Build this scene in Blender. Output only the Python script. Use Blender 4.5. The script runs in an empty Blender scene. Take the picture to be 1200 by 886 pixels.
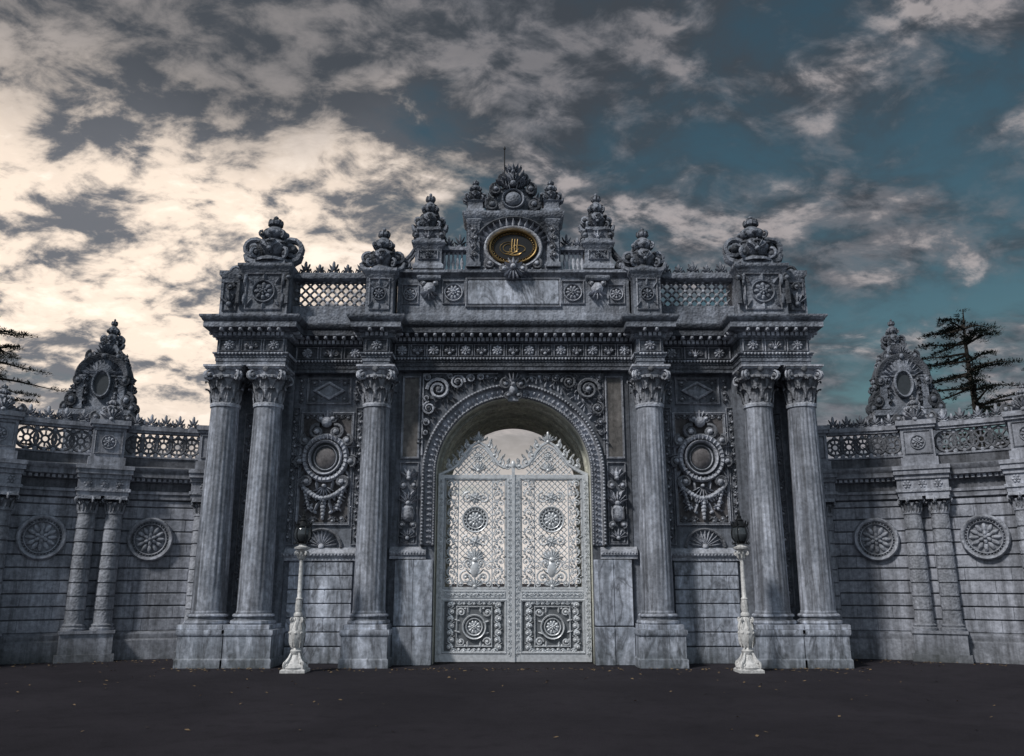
import bpy, math, random
from mathutils import Vector
random.seed(7)
pi=math.pi
sin=math.sin; cos=math.cos
scene=bpy.context.scene

# ------------------------------------------------------------------ helpers
class MB:
    def __init__(s): s.v=[]; s.f=[]
    def add(s,vs,fs):
        o=len(s.v); s.v.extend(vs); s.f.extend([tuple(i+o for i in f) for f in fs])
    def obj(s,name,mat,parent=None,smooth=True,ang=40):
        me=bpy.data.meshes.new(name); me.from_pydata(s.v,[],s.f); me.update()
        ob=bpy.data.objects.new(name,me); scene.collection.objects.link(ob)
        me.materials.append(mat)
        if smooth:
            me.polygons.foreach_set('use_smooth',[True]*len(me.polygons))
            try: me.set_sharp_from_angle(angle=math.radians(ang))
            except Exception: pass
        if parent: ob.parent=parent
        return ob
def empty(name):
    e=bpy.data.objects.new(name,None); scene.collection.objects.link(e); return e

def box(mb,x0,x1,y0,y1,z0,z1):
    if x0>x1: x0,x1=x1,x0
    v=[(x0,y0,z0),(x1,y0,z0),(x1,y1,z0),(x0,y1,z0),(x0,y0,z1),(x1,y0,z1),(x1,y1,z1),(x0,y1,z1)]
    mb.add(v,[(0,3,2,1),(4,5,6,7),(0,1,5,4),(1,2,6,5),(2,3,7,6),(3,0,4,7)])
def bbox(mb,x0,x1,y0,y1,z0,z1,b=.012):
    if x0>x1: x0,x1=x1,x0
    prof=[(-b,z0),(0,z0+b),(0,z1-b),(-b,z1)]
    block(mb,x0,x1,y0,y1,prof)
def fbox(mb,F,u0,u1,v0,v1,w0,w1):
    c=[(u0,v0,w1),(u1,v0,w1),(u1,v0,w0),(u0,v0,w0),(u0,v1,w1),(u1,v1,w1),(u1,v1,w0),(u0,v1,w0)]
    mb.add([F(*p) for p in c],[(0,3,2,1),(4,5,6,7),(0,1,5,4),(1,2,6,5),(2,3,7,6),(3,0,4,7)])
def P(cx,y,cz=0.0,sx=1):
    return lambda u,v,w:(cx+sx*u,y-w,cz+v)
def FR(cx,cy,cz,a):
    ca,sa=cos(a),sin(a)
    return lambda u,v,w:(cx+u*ca-w*sa,cy+u*sa+w*ca,cz+v)
def sub(F,u0,v0,rot=0.0,sc=1.0,w0=0.0):
    cr,sr=cos(rot)*sc,sin(rot)*sc
    return lambda u,v,w:F(u0+u*cr-v*sr,v0+u*sr+v*cr,w0+w*sc)
def mitre(path,closed):
    n=len(path); out=[]
    for i in range(n):
        p=path[i]
        a=path[i-1] if (i>0 or closed) else None
        b=path[(i+1)%n] if (i<n-1 or closed) else None
        ns=[]
        for q,r in ((a,p),(p,b)):
            if q is None or r is None: continue
            dx,dy=r[0]-q[0],r[1]-q[1]; L=math.hypot(dx,dy) or 1
            ns.append((dy/L,-dx/L))
        if len(ns)==1: out.append(ns[0])
        else:
            d=1+ns[0][0]*ns[1][0]+ns[0][1]*ns[1][1]
            d=max(d,.25)
            out.append(((ns[0][0]+ns[1][0])/d,(ns[0][1]+ns[1][1])/d))
    return out
def sweep(mb,path,prof,closed=False):
    m=mitre(path,closed); k=len(prof); n=len(path); vs=[]
    for p,mm in zip(path,m):
        for o,z in prof: vs.append((p[0]+mm[0]*o,p[1]+mm[1]*o,z))
    fs=[]
    for i in range(n if closed else n-1):
        j=(i+1)%n
        for a in range(k-1): fs.append((i*k+a,j*k+a,j*k+a+1,i*k+a+1))
    if not closed:
        fs.append(tuple(range(k))); fs.append(tuple((n-1)*k+a for a in range(k))[::-1])
    mb.add(vs,fs)
def block(mb,x0,x1,y0,y1,prof):
    if x0>x1: x0,x1=x1,x0
    path=[(x0,y0),(x1,y0),(x1,y1),(x0,y1)]
    sweep(mb,path,prof,True)
    for o,z in (prof[0],prof[-1]):
        mb.add([(x0-o,y0-o,z),(x1+o,y0-o,z),(x1+o,y1+o,z),(x0-o,y1+o,z)],[(0,1,2,3)])
def sweepF(mb,F,path,prof,closed=False):
    m=mitre(path,closed); k=len(prof); n=len(path); vs=[]
    for p,mm in zip(path,m):
        for o,w in prof: vs.append(F(p[0]+mm[0]*o,p[1]+mm[1]*o,w))
    fs=[]
    for i in range(n if closed else n-1):
        j=(i+1)%n
        for a in range(k-1): fs.append((i*k+a,j*k+a,j*k+a+1,i*k+a+1))
    mb.add(vs,fs)
def frame(mb,F,u0,u1,v0,v1,t=.05,h=.035):
    sweepF(mb,F,[(u0,v0),(u1,v0),(u1,v1),(u0,v1)],[(0,0),(0,h*.7),(-t*.3,h),(-t*.6,h*.6),(-t*.75,h*.8),(-t,h*.4),(-t,0)],True)
def circ(c,ru,rv=None,n=28):
    rv=ru if rv is None else rv
    return [(c[0]+ru*cos(2*pi*i/n),c[1]+rv*sin(2*pi*i/n)) for i in range(n)]
def ringF(mb,F,c,R,t,h,rv=None,n=28):
    sweepF(mb,F,circ(c,R,rv,n),[(0,0),(0,h*.6),(-t*.3,h),(-t*.7,h*.9),(-t,h*.4),(-t,-.01)],True)
def disc(mb,F,c,R,w,rv=None,n=28):
    pts=circ(c,R,rv,n); mb.add([F(p[0],p[1],w) for p in pts],[tuple(range(n))])
def tube(mb,F,pts,rs,n=6,flat=1.0):
    k=len(pts); vs=[]
    if not isinstance(rs,(list,tuple)): rs=[rs]*k
    for i in range(k):
        a=pts[max(i-1,0)]; b=pts[min(i+1,k-1)]
        t=Vector((b[0]-a[0],b[1]-a[1],b[2]-a[2]))
        if t.length<1e-9: t=Vector((0,1,0))
        t.normalize()
        ref=Vector((0,0,1)) if abs(t.z)<.9 else Vector((1,0,0))
        s=t.cross(ref).normalized(); q=s.cross(t).normalized()
        for j in range(n):
            an=2*pi*j/n; r=rs[i]
            d=s*(cos(an)*r)+q*(sin(an)*r*flat)
            vs.append(F(pts[i][0]+d.x,pts[i][1]+d.y,pts[i][2]+d.z))
    fs=[]
    for i in range(k-1):
        for j in range(n):
            jj=(j+1)%n; fs.append((i*n+j,i*n+jj,(i+1)*n+jj,(i+1)*n+j))
    fs.append(tuple(range(n))); fs.append(tuple((k-1)*n+j for j in range(n))[::-1])
    mb.add(vs,fs)
def blob(mb,F,c,r,rot=0.0,n=8,m=4):
    cr,sr=cos(rot),sin(rot); vs=[]; fs=[]
    vs.append(F(c[0],c[1],c[2]+r[2]))
    for i in range(1,m):
        ph=pi*i/m; z=cos(ph)*r[2]; q=sin(ph)
        for j in range(n):
            a=2*pi*j/n; u=cos(a)*q*r[0]; v=sin(a)*q*r[1]
            vs.append(F(c[0]+u*cr-v*sr,c[1]+u*sr+v*cr,c[2]+z))
    vs.append(F(c[0],c[1],c[2]-r[2])); L=len(vs)-1
    for j in range(n):
        jj=(j+1)%n
        fs.append((0,1+j,1+jj)); fs.append((L,L-n+jj,L-n+j))
        for i in range(m-2): fs.append((1+i*n+j,1+(i+1)*n+j,1+(i+1)*n+jj,1+i*n+jj))
    mb.add(vs,fs)
def lathe(mb,cx,cy,z0,prof,n=20,sc=1.0,sy=1.0,a0=0.0):
    k=len(prof); vs=[]; fs=[]
    for r,z in prof:
        for j in range(n):
            a=a0+2*pi*j/n; vs.append((cx+cos(a)*r*sc,cy+sin(a)*r*sc*sy,z0+z))
    for i in range(k-1):
        for j in range(n):
            jj=(j+1)%n; fs.append((i*n+j,i*n+jj,(i+1)*n+jj,(i+1)*n+j))
    fs.append(tuple((k-1)*n+j for j in range(n)))
    mb.add(vs,fs)
# ---- ornament
def spiral(mb,F,c,R,turns,a0,dr,tr,w=0.02,n=18,flat=1.0,tn=5,bud=True):
    pts=[];rs=[]
    for k in range(n+1):
        t=k/n; a=a0+dr*turns*2*pi*t; r=R*(1-.82*t)
        pts.append((c[0]+r*cos(a),c[1]+r*sin(a),w+tr*.9*t)); rs.append(tr*(1-.45*t))
    tube(mb,F,pts,rs,tn,flat)
    if bud: blob(mb,F,(c[0],c[1],w+tr*.5),(tr*1.6,tr*1.6,tr*1.6),0,6,4)
def leafb(mb,F,c,L,wd,rot,h):
    # ridged tapered leaf, tip curling outward
    cr,sr=cos(rot),sin(rot); vs=[]
    secs=((0,.45,.55),(.3,1,1.0),(.62,.85,1.05),(.88,.45,1.25),(1.02,.05,.9))
    for t,wf,hf in secs:
        for k,hh in ((-1,-.15),(-.45,.42),(0,1.0),(.45,.42),(1,-.15)):
            u=t*L; v=k*wd*wf
            vs.append(F(c[0]+u*cr-v*sr,c[1]+u*sr+v*cr,h*1.15*hf*hh if hh>0 else -.01))
    fs=[]
    for i in range(4):
        for k in range(4): fs.append((i*5+k,(i+1)*5+k,(i+1)*5+k+1,i*5+k+1))
    fs.append((0,4,24,20))
    mb.add(vs,fs)
def fan(mb,F,c,r,a0,a1,n,h=.04,inner=.25):
    for i in range(n):
        a=a0+(a1-a0)*(i+.5)/n; half=(a1-a0)/n/2
        L=r*(1-inner)
        leafb(mb,F,(c[0]+cos(a)*r*inner,c[1]+sin(a)*r*inner),L,r*.75*math.tan(half),a,h)
    blob(mb,F,(c[0],c[1],h*.5),(r*inner,r*inner,h),0,8,4)
def rosette(mb,F,c,r,n=8,h=.05,ring=True):
    if ring: ringF(mb,F,c,r,r*.16,h*.8,None,22)
    R=r*.80 if ring else r
    G=sub(F,c[0],c[1])
    blob(mb,G,(0,0,0),(R*.9,R*.9,h*.35),0,16,4)
    for i in range(n):
        a=2*pi*i/n
        blob(mb,G,(cos(a)*R*.66,sin(a)*R*.66,h*.25),(R*.36,R*.66*math.tan(pi/n)*.92,h*.75),a,8,4)
    for i in range(6):
        a=2*pi*(i+.5)/6
        blob(mb,G,(cos(a)*R*.27,sin(a)*R*.27,h*.75),(R*.22,R*.14,h*.5),a,7,4)
    blob(mb,G,(0,0,h),(R*.15,R*.15,h*.7),0,7,4)
def palmette(mb,F,h,w,d=.035):
    blob(mb,F,(0,h*.62,0),(w*.13,h*.38,d),0,7,4)
    for s in (-1,1):
        leafb(mb,F,(s*w*.04,h*.3),h*.5,w*.1,pi/2-s*.55,d)
        leafb(mb,F,(s*w*.04,h*.2),h*.4,w*.1,pi/2-s*1.05,d)
        spiral(mb,F,(s*w*.27,h*.18),w*.19,1.1,pi/2,-s,w*.05,0,9)
    blob(mb,F,(0,h*.1,0),(w*.3,h*.1,d*1.2),0,6,4)
def rinceau(mb,F,p0,p1,n,tr=.018,h=.03,wfac=.5,start=1,leaves=True):
    du,dv=(p1[0]-p0[0]),(p1[1]-p0[1]); L=math.hypot(du,dv); a=math.atan2(dv,du); G=sub(F,p0[0],p0[1],a)
    st=L/n; R=st*wfac
    pts=[]
    for k in range(n*6+1):
        t=k/6; pts.append((t*st,start*sin(pi*t)*R*.55,h*.4))
    tube(mb,G,pts,tr,5)
    for i in range(n):
        s=start*(1 if i%2==0 else -1); cx=(i+.5)*st
        spiral(mb,G,(cx,-s*R*.25),R*.62,1.35,pi/2*s+.3*s,-s,tr*1.1,h*.5,14)
        if leaves:
            for q in range(5):
                aa=s*(pi/2)+ (q-2)*.62+random.uniform(-.1,.1)
                leafb(mb,G,(cx+cos(aa)*R*.6,-s*R*.25+sin(aa)*R*.6),R*.5,R*.13,aa-s*.5,h)
            leafb(mb,G,(cx+st*.42,-s*R*.55),R*.6,R*.17,-s*pi/2*.7,h)
def lattice(mb,F,inside,u0,u1,v0,v1,pitch,wd,w,flower=0):
    H=v1-v0; W=u1-u0
    nn=int((W+H)/pitch)+2
    for d in (1,-1):
        for k in range(-nn,nn+1):
            s=u0+k*pitch; m=0
            while m<H/(pitch/2)+.5:
                va=v0+m*pitch/2; vb=va+pitch/2
                ua=s+d*(va-v0); ub=s+d*(vb-v0)
                mu,mv=(ua+ub)/2,(va+vb)/2
                if u0-.001<=mu<=u1+.001 and mv<v1 and inside(mu,mv):
                    tube(mb,F,[(ua,va,w+d*.002),(ub,vb,w+d*.002)],wd,4)
                m+=1
    if flower:
        k=0
        while u0+k*pitch/2<u1:
            m=0
            while v0+m*pitch/2<v1:
                u=u0+k*pitch/2; v=v0+m*pitch/2
                if (k+m)%2==0 and inside(u,v): blob(mb,F,(u,v,w),(flower,flower,wd*1.8),0,6,4)
                m+=1
            k+=1
def acanth(mb,cx,cy,z,a,r0,h,wd,out):
    prof=[(0,0,.8),(.015,.3,1),(.02,.6,1.05),(out*.5,.86,.85),(out,.95,.5),(out*1.05,.84,.2)]
    ca,sa=cos(a),sin(a); vs=[];fs=[]
    for o,t,wf in prof:
        for k,s in enumerate((-1,-.5,0,.5,1)):
            rr=r0+o+(.03 if k==2 else (-.004 if k in(1,3) else .012)); tt=s*wd*wf
            zz=z+t*h-(abs(s)*h*.05)
            vs.append((cx+ca*rr-sa*tt,cy+sa*rr+ca*tt,zz))
    for i in range(len(prof)-1):
        for k in range(4): fs.append((i*5+k,i*5+k+1,(i+1)*5+k+1,(i+1)*5+k))
    mb.add(vs,fs)
def capital(mb,cx,cy,z0,z1,r,hw):
    H=z1-z0; ab=.11
    lathe(mb,cx,cy,z0,[(r*1.0,-.06),(r*1.1,-.04),(r*1.1,0),(r*1.0,.02),(r*1.0,H*.4),(r*1.12,H*.75),(r*1.25,H-ab)],20)
    for i in range(8):
        a=2*pi*i/8
        acanth(mb,cx,cy,z0+.02,a+pi/8,r*1.02,H*.40,r*.36,.12)
        acanth(mb,cx,cy,z0+.10,a,r*1.04,H*.58,r*.34,.16)
    lathe(mb,cx,cy,z0+H*.64,[(r*1.05,0),(r*1.28,.03),(r*1.3,.07),(r*1.15,.1)],20)
    for i in range(16):
        a=2*pi*i/16; blob(mb,FR(cx,cy,z0+H*.69,a),(r*1.28,0,0),(.035,.045,.03),0,6,4)
    for i in range(4):
        a=pi/4+i*pi/2; F=FR(cx,cy,z0+H*.72,a)
        for ww in (-.035,.035):
            spiral(mb,F,(hw*1.12,0),.12,1.6,pi*.6,-1,.03,ww,18)
        tube(mb,F,[(r*.95,.02,0),(r*1.2,.08,0),(hw*1.05,.11,0)],[.05,.05,.05],6)
        blob(mb,FR(cx,cy,z1-.09,i*pi/2),(hw*.98,0,0),(.05,.08,.08),0,7,4)
    block(mb,cx-hw,cx+hw,cy-hw,cy+hw,[(-.06,z1-ab),(0,z1-ab+.02),(0,z1-.06),(.03,z1-.05),(.03,z1-.003),(-.02,z1-.003)])
def column(mb,cx,cy,z0,z1,r0,r1,fl=22):
    per=4; n=fl*per; rings=9; vs=[];fs=[]
    for i in range(rings+1):
        t=i/rings; z=z0+(z1-z0)*t; r=r0+(r1-r0)*(t**1.4)
        for j in range(n):
            a=2*pi*j/n; k=j%per; d={0:0,1:0.0,2:-.011,3:-.011}[k]
            if i==0 or i==rings: d=0
            vs.append((cx+cos(a)*(r+d),cy+sin(a)*(r+d),z))
    for i in range(rings):
        for j in range(n):
            jj=(j+1)%n; fs.append((i*n+j,i*n+jj,(i+1)*n+jj,(i+1)*n+j))
    mb.add(vs,fs)
def colbase(mb,cx,cy,z0,r):
    block(mb,cx-r*1.32,cx+r*1.32,cy-r*1.32,cy+r*1.32,[(-.01,z0-.01),(0,z0),(0,z0+.08),(-.01,z0+.09)])
    lathe(mb,cx,cy,z0+.09,[(r*1.28,0),(r*1.33,.03),(r*1.31,.07),(r*1.2,.09),(r*1.12,.1),(r*1.1,.14),(r*1.2,.155),(r*1.22,.18),(r*1.15,.21),(r*1.04,.22),(r*1.03,.26),(r*.99,.28)],28)
def finial(mb,cx,cy,z0,h,w,wings=0.0,n=10):
    prof=[(.5,0),(.5,.05),(.40,.07),(.30,.13),(.40,.20),(.47,.30),(.44,.38),(.30,.45),(.22,.50),(.30,.53),(.34,.60),(.28,.68),(.16,.74),(.12,.77),(.19,.80),(.20,.85),(.13,.90),(.05,.93),(.07,.955),(.05,.98),(.01,1)]
    lathe(mb,cx,cy,z0,[(r*w,z*h) for r,z in prof],n,1,1,pi/n)
    for i in range(8):
        a=2*pi*i/8; F=FR(cx,cy,z0,a)
        leafb(mb,sub(F,w*.36,h*.14,pi/2-.25),(0,0),h*.26,w*.1,0,w*.10)
        leafb(mb,sub(F,w*.24,h*.5,pi/2-.2),(0,0),h*.17,w*.09,0,w*.08)
        blob(mb,F,(w*.45,h*.36,0),(w*.07,h*.03,w*.09),0,6,4)
        leafb(mb,sub(F,w*.14,h*.78,pi/2-.2),(0,0),h*.12,w*.06,0,w*.05)
    for i in range(4):
        F=FR(cx,cy,z0,pi/4+i*pi/2)
        spiral(mb,F,(w*.52,h*.14),w*.14,1.4,pi/2,-1,w*.05,0,14)
        spiral(mb,F,(w*.36,h*.55),w*.10,1.3,pi/2,-1,w*.035,0,12)
    for i in range(4):
        Ff=(lambda F:(lambda u,v,w_:F(w_,v,u)))(FR(cx,cy,z0,i*pi/2))
        fan(mb,sub(Ff,0,0,0,1,w*.40),(0,h*.22),w*.28,.2,pi-.2,5,w*.08)
        blob(mb,Ff,(0,h*.60,w*.32),(w*.10,h*.05,w*.06),0,7,4)
    if wings:
        for a in (0,pi):
            F=FR(cx,cy,z0,a)
            for ww in (-.06,.06):
                spiral(mb,F,(w*.5,h*.30),w*.26*wings,1.5,pi*.9,-1,w*.08,ww,18)
                tube(mb,F,[(w*.28,h*.02,ww),(w*.5,h*.04,ww),(w*.66,h*.1,ww),(w*.72,h*.2,ww)],[w*.08,w*.1,w*.09,w*.06],6)
            leafb(mb,F,(w*.45,h*.12),h*.16,w*.12,.6,w*.12)

# ------------------------------------------------------------------ materials
def newmat(name):
    m=bpy.data.materials.new(name); m.use_nodes=True; nt=m.node_tree
    return m,nt,nt.nodes['Principled BSDF']
def mathn(nt,op,a,b=None,c=None,clamp=False):
    n=nt.nodes.new('ShaderNodeMath'); n.operation=op; n.use_clamp=clamp
    for i,x in enumerate((a,b,c)):
        if x is None: continue
        if isinstance(x,(int,float)): n.inputs[i].default_value=x
        else: nt.links.new(x,n.inputs[i])
    return n.outputs[0]
def noise(nt,vec,scale,detail=5,rough=.55,dist=0.0):
    n=nt.nodes.new('ShaderNodeTexNoise'); n.inputs['Scale'].default_value=scale; n.inputs['Detail'].default_value=detail
    n.inputs['Roughness'].default_value=rough; n.inputs['Distortion'].default_value=dist
    if vec is not None: nt.links.new(vec,n.inputs['Vector'])
    return n.outputs[0]
def mapr(nt,x,a,b,c=0.0,d=1.0,smooth=False):
    n=nt.nodes.new('ShaderNodeMapRange'); n.clamp=True
    if smooth: n.interpolation_type='SMOOTHSTEP'
    nt.links.new(x,n.inputs[0])
    for i,v in zip((1,2,3,4),(a,b,c,d)): n.inputs[i].default_value=v
    return n.outputs[0]
def mix(nt,fac,a,b,mode='MIX'):
    n=nt.nodes.new('ShaderNodeMixRGB'); n.blend_type=mode
    for i,x in enumerate((fac,a,b)):
        if isinstance(x,(int,float)): n.inputs[i].default_value=x if i==0 else (x,x,x,1)
        elif isinstance(x,tuple): n.inputs[i].default_value=(*x,1)
        else: nt.links.new(x,n.inputs[i])
    return n.outputs[0]
def mapping(nt,vec,sc,rot=(0,0,0)):
    n=nt.nodes.new('ShaderNodeMapping'); n.inputs['Scale'].default_value=sc; n.inputs['Rotation'].default_value=rot
    nt.links.new(vec,n.inputs['Vector']); return n.outputs[0]
def grey(nt,k):
    cmb=nt.nodes.new('ShaderNodeCombineColor')
    for i in range(3): nt.links.new(k,cmb.inputs[i])
    return cmb.outputs[0]
def stone(name,c1,c2,streak=.5,bump=.35,rough=.8,vein=0.0,vrot=.5,carve=0.0,edge=True):
    tint=(1.03,1.0,1.07)
    c1=tuple(a*b for a,b in zip(c1,tint)); c2=tuple(a*b for a,b in zip(c2,tint))
    m,nt,b=newmat(name)
    g=nt.nodes.new('ShaderNodeNewGeometry'); pos=g.outputs['Position']
    n1=noise(nt,pos,.9,5,.65,.4)
    col=mix(nt,mapr(nt,n1,.38,.62),c1,c2)
    if vein:
        vv=mapping(nt,pos,(1.0,1.0,.35),(0,vrot,0))
        n=noise(nt,vv,1.6,5,.6,1.6)
        v=mathn(nt,'ABSOLUTE',mathn(nt,'SUBTRACT',n,.5))
        col=mix(nt,mapr(nt,v,0,.05,vein,0),col,tuple(x*.30 for x in c1))
        n=noise(nt,vv,4.2,3,.6,1.0)
        col=mix(nt,mapr(nt,n,.48,.72,0,vein*.9),col,tuple(min(1,x*1.6) for x in c1))
    st=noise(nt,mapping(nt,pos,(3.4,3.4,.18)),1.5,5,.7,.3)
    col=mix(nt,mapr(nt,st,.43,.64,0,streak),col,tuple(x*.22 for x in c1))
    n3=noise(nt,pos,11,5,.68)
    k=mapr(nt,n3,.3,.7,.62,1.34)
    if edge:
        k=mathn(nt,'MULTIPLY',k,mapr(nt,g.outputs['Pointiness'],.44,.58,.58,1.48))  # paler worn edges; creases darkened in the colour for relief contrast
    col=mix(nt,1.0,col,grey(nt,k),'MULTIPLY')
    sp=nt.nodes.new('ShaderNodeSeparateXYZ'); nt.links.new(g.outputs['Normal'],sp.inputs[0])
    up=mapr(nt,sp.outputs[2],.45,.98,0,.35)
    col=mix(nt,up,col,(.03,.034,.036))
    sz=nt.nodes.new('ShaderNodeSeparateXYZ'); nt.links.new(pos,sz.inputs[0])
    low=mathn(nt,'MULTIPLY',mapr(nt,sz.outputs[2],.55,.0,0,1),mapr(nt,n1,.35,.6,.35,1))
    col=mix(nt,mathn(nt,'MULTIPLY',low,.65),col,(.035,.042,.034))
    nt.links.new(col,b.inputs['Base Color'])
    b.inputs['Roughness'].default_value=rough
    b.inputs['Specular IOR Level'].default_value=.35
    bp=nt.nodes.new('ShaderNodeBump'); bp.inputs['Strength'].default_value=bump; bp.inputs['Distance'].default_value=.03
    h=n3
    if carve:
        vo=nt.nodes.new('ShaderNodeTexVoronoi'); vo.inputs['Scale'].default_value=17; nt.links.new(pos,vo.inputs['Vector'])
        h=mathn(nt,'ADD',n3,mathn(nt,'MULTIPLY',vo.outputs['Distance'],-carve))
    nt.links.new(h,bp.inputs['Height']); nt.links.new(bp.outputs[0],b.inputs['Normal'])
    return m
def plain(name,col,rough=.5,metal=0.0,var=.25,scale=8,bump=.1):
    m,nt,b=newmat(name)
    g=nt.nodes.new('ShaderNodeNewGeometry')
    n=noise(nt,g.outputs['Position'],scale,5,.6)
    c=mix(nt,mapr(nt,n,.35,.7),col,tuple(x*(1-var) for x in col))
    nt.links.new(c,b.inputs['Base Color']); b.inputs['Roughness'].default_value=rough; b.inputs['Metallic'].default_value=metal
    bp=nt.nodes.new('ShaderNodeBump'); bp.inputs['Strength'].default_value=bump; bp.inputs['Distance'].default_value=.02
    nt.links.new(n,bp.inputs['Height']); nt.links.new(bp.outputs[0],b.inputs['Normal'])
    return m
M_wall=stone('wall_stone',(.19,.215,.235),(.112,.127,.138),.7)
M_orn=stone('carved_stone',(.44,.475,.495),(.26,.285,.30),.55,.6,.75,0,0,.7)  # paler than the walls behind: relief contrast put into the colour
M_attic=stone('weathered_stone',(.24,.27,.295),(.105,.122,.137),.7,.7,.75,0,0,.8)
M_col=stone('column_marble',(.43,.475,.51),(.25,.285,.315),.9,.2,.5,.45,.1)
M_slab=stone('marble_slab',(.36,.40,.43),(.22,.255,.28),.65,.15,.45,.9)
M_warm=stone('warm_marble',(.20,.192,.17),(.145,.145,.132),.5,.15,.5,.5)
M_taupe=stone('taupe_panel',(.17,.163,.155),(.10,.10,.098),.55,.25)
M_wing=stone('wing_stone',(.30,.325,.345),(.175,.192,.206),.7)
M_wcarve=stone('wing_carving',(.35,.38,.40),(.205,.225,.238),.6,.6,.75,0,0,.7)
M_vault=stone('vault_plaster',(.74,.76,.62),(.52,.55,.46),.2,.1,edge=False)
M_door=plain('door_paint',(.82,.85,.88),.32,.25,.30,14)
M_doorback=plain('door_panel_metal',(.19,.205,.22),.5,.2,.4,6)
M_gold=plain('gilding',(.56,.39,.17),.38,.85,.5,12)
M_black=plain('black_enamel',(.010,.011,.013),.45)
M_darkst=plain('dark_inlay',(.05,.06,.07),.45)
M_lampw=plain('white_cast_iron',(.80,.80,.79),.45,0,.5,18,.3)
M_lampd=plain('dark_iron',(.03,.033,.036),.35,.5)
M_bark=plain('bark',(.05,.043,.036),.9,0,.5,6,.6)
def glassmat():
    m,nt,b=newmat('lantern_glass'); b.inputs['Base Color'].default_value=(.05,.058,.064,1); b.inputs['Roughness'].default_value=.10; b.inputs['Specular IOR Level'].default_value=.9
    return m
M_lglass=glassmat()

# ------------------------------------------------------------------ GATE
gate=empty('palace_gate')
S=MB();O=MB();A=MB();C=MB();M=MB();W=MB();T=MB();V=MB();D=MB();DB=MB();G=MB();K=MB();I=MB();AO=MB()
YC=-.6
ZS=4.09; R0=1.74
def center_wall():
    X1=2.65;Z1=6.46;Yf=-.3;Yb=3.4
    ca=math.atan2(Z1-ZS,X1)
    angs=sorted([pi*i/40 for i in range(41)]+[ca,pi-ca])
    for yy in (Yf,Yb):
        vs=[];fs=[]
        for a in angs:
            c,s=cos(a),sin(a)
            t=min(X1/abs(c) if abs(c)>1e-6 else 1e9,(Z1-ZS)/s if s>1e-6 else 1e9)
            vs+= [(R0*c,yy,ZS+R0*s),(t*c,yy,ZS+t*s)]
        for i in range(len(angs)-1): fs.append((2*i,2*i+1,2*i+3,2*i+2))
        S.add(vs,fs)
        for s in (-1,1): S.add([(s*R0,yy,0),(s*X1,yy,0),(s*X1,yy,ZS),(s*R0,yy,ZS)],[(0,1,2,3)])
    vs=[];fs=[];pth=[(R0,0)]+[(R0*cos(a),ZS+R0*sin(a)) for a in angs]+[(-R0,0)]
    for x,z in pth: vs+=[(x,Yf,z),(x,Yb,z)]
    for i in range(len(pth)-1): fs.append((2*i,2*i+1,2*i+3,2*i+2))
    V.add(vs,fs)
    for y in (.35,1.1,1.85,2.6,3.25):
        vs=[];fs=[];n=len(angs)
        for a in angs:
            for r,dy in ((R0-.002,-.09),(R0-.06,-.09),(R0-.06,.09),(R0-.002,.09)):
                vs.append((r*cos(a),y+dy,ZS+r*sin(a)))
        for i in range(n-1):
            for k in range(3): fs.append((i*4+k,(i+1)*4+k,(i+1)*4+k+1,i*4+k+1))
        V.add(vs,fs)
    for y in (.72,1.47,2.22,2.95):
        for i in range(1,14):
            a=pi*i/14
            F=(lambda a,y:(lambda u,v,w:((R0-w)*cos(a+u/R0),y+v,ZS+(R0-w)*sin(a+u/R0))))(a,y)
            rosette(V,F,(0,0),.13,6,.05,True)
    for x in (-1,1):
        for y in (.35,1.85,3.25): box(V,x*(R0-.07),x*(R0+.01),y-.12,y+.12,0,ZS)
        box(V,x*(R0-.1),x*(R0+.01),.1,3.38,ZS-.16,ZS)
center_wall()
for s in (-1,1):
    box(S,s*2.652,s*5.15,0,3.4,0,6.46)
    box(S,s*5.1,s*6.62,-.12,3.38,0,6.46)
    box(S,s*2.56,s*3.3,-.28,.5,0,6.455)
box(S,-6.6,6.6,-.2,3.39,6.462,7.5)
box(S,-2.7,2.7,-.49,0,6.452,7.48)
for s in (-1,1):
    box(S,s*5.13,s*6.67,-.94,0,6.455,7.49); box(S,s*2.79,s*3.37,-.94,0,6.455,7.49)
    box(S,s*3.3,s*5.2,-.24,0,6.455,7.48)
half=[(6.68,3.4),(6.68,-.95),(5.12,-.95),(5.12,-.25),(3.38,-.25),(3.38,-.95),(2.78,-.95),(2.78,-.5)]
path=[(-x,y) for x,y in half]+[(x,y) for x,y in half[::-1]]
prof=[(-.1,6.447),(0,6.447),(0,6.53),(.015,6.535),(.015,6.62),(.03,6.625),(.03,6.67),(.07,6.70),(.07,6.73),(0,6.745),(0,7.06),(.03,7.07),(.05,7.10),(.05,7.19),(.09,7.20),(.12,7.25),(.26,7.27),(.26,7.40),(.28,7.41),(.30,7.45),(.345,7.50),(.345,7.54),(-.15,7.56)]
sweep(A,path,prof)
def along(seg,step,fn,inset=.03):
    (x0,y0),(x1,y1)=seg; L=math.hypot(x1-x0,y1-y0); n=max(1,int((L-2*inset)/step)); st=(L-2*inset)/n
    a=math.atan2(y1-y0,x1-x0)
    for i in range(n):
        d=inset+(i+.5)*st; cx=x0+cos(a)*d; cy=y0+sin(a)*d
        ca,sa=cos(a),sin(a)
        fn((lambda cx,cy,ca,sa:(lambda u,v,w:(cx+u*ca+w*sa,cy+u*sa-w*ca,v)))(cx,cy,ca,sa),st,i)
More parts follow.
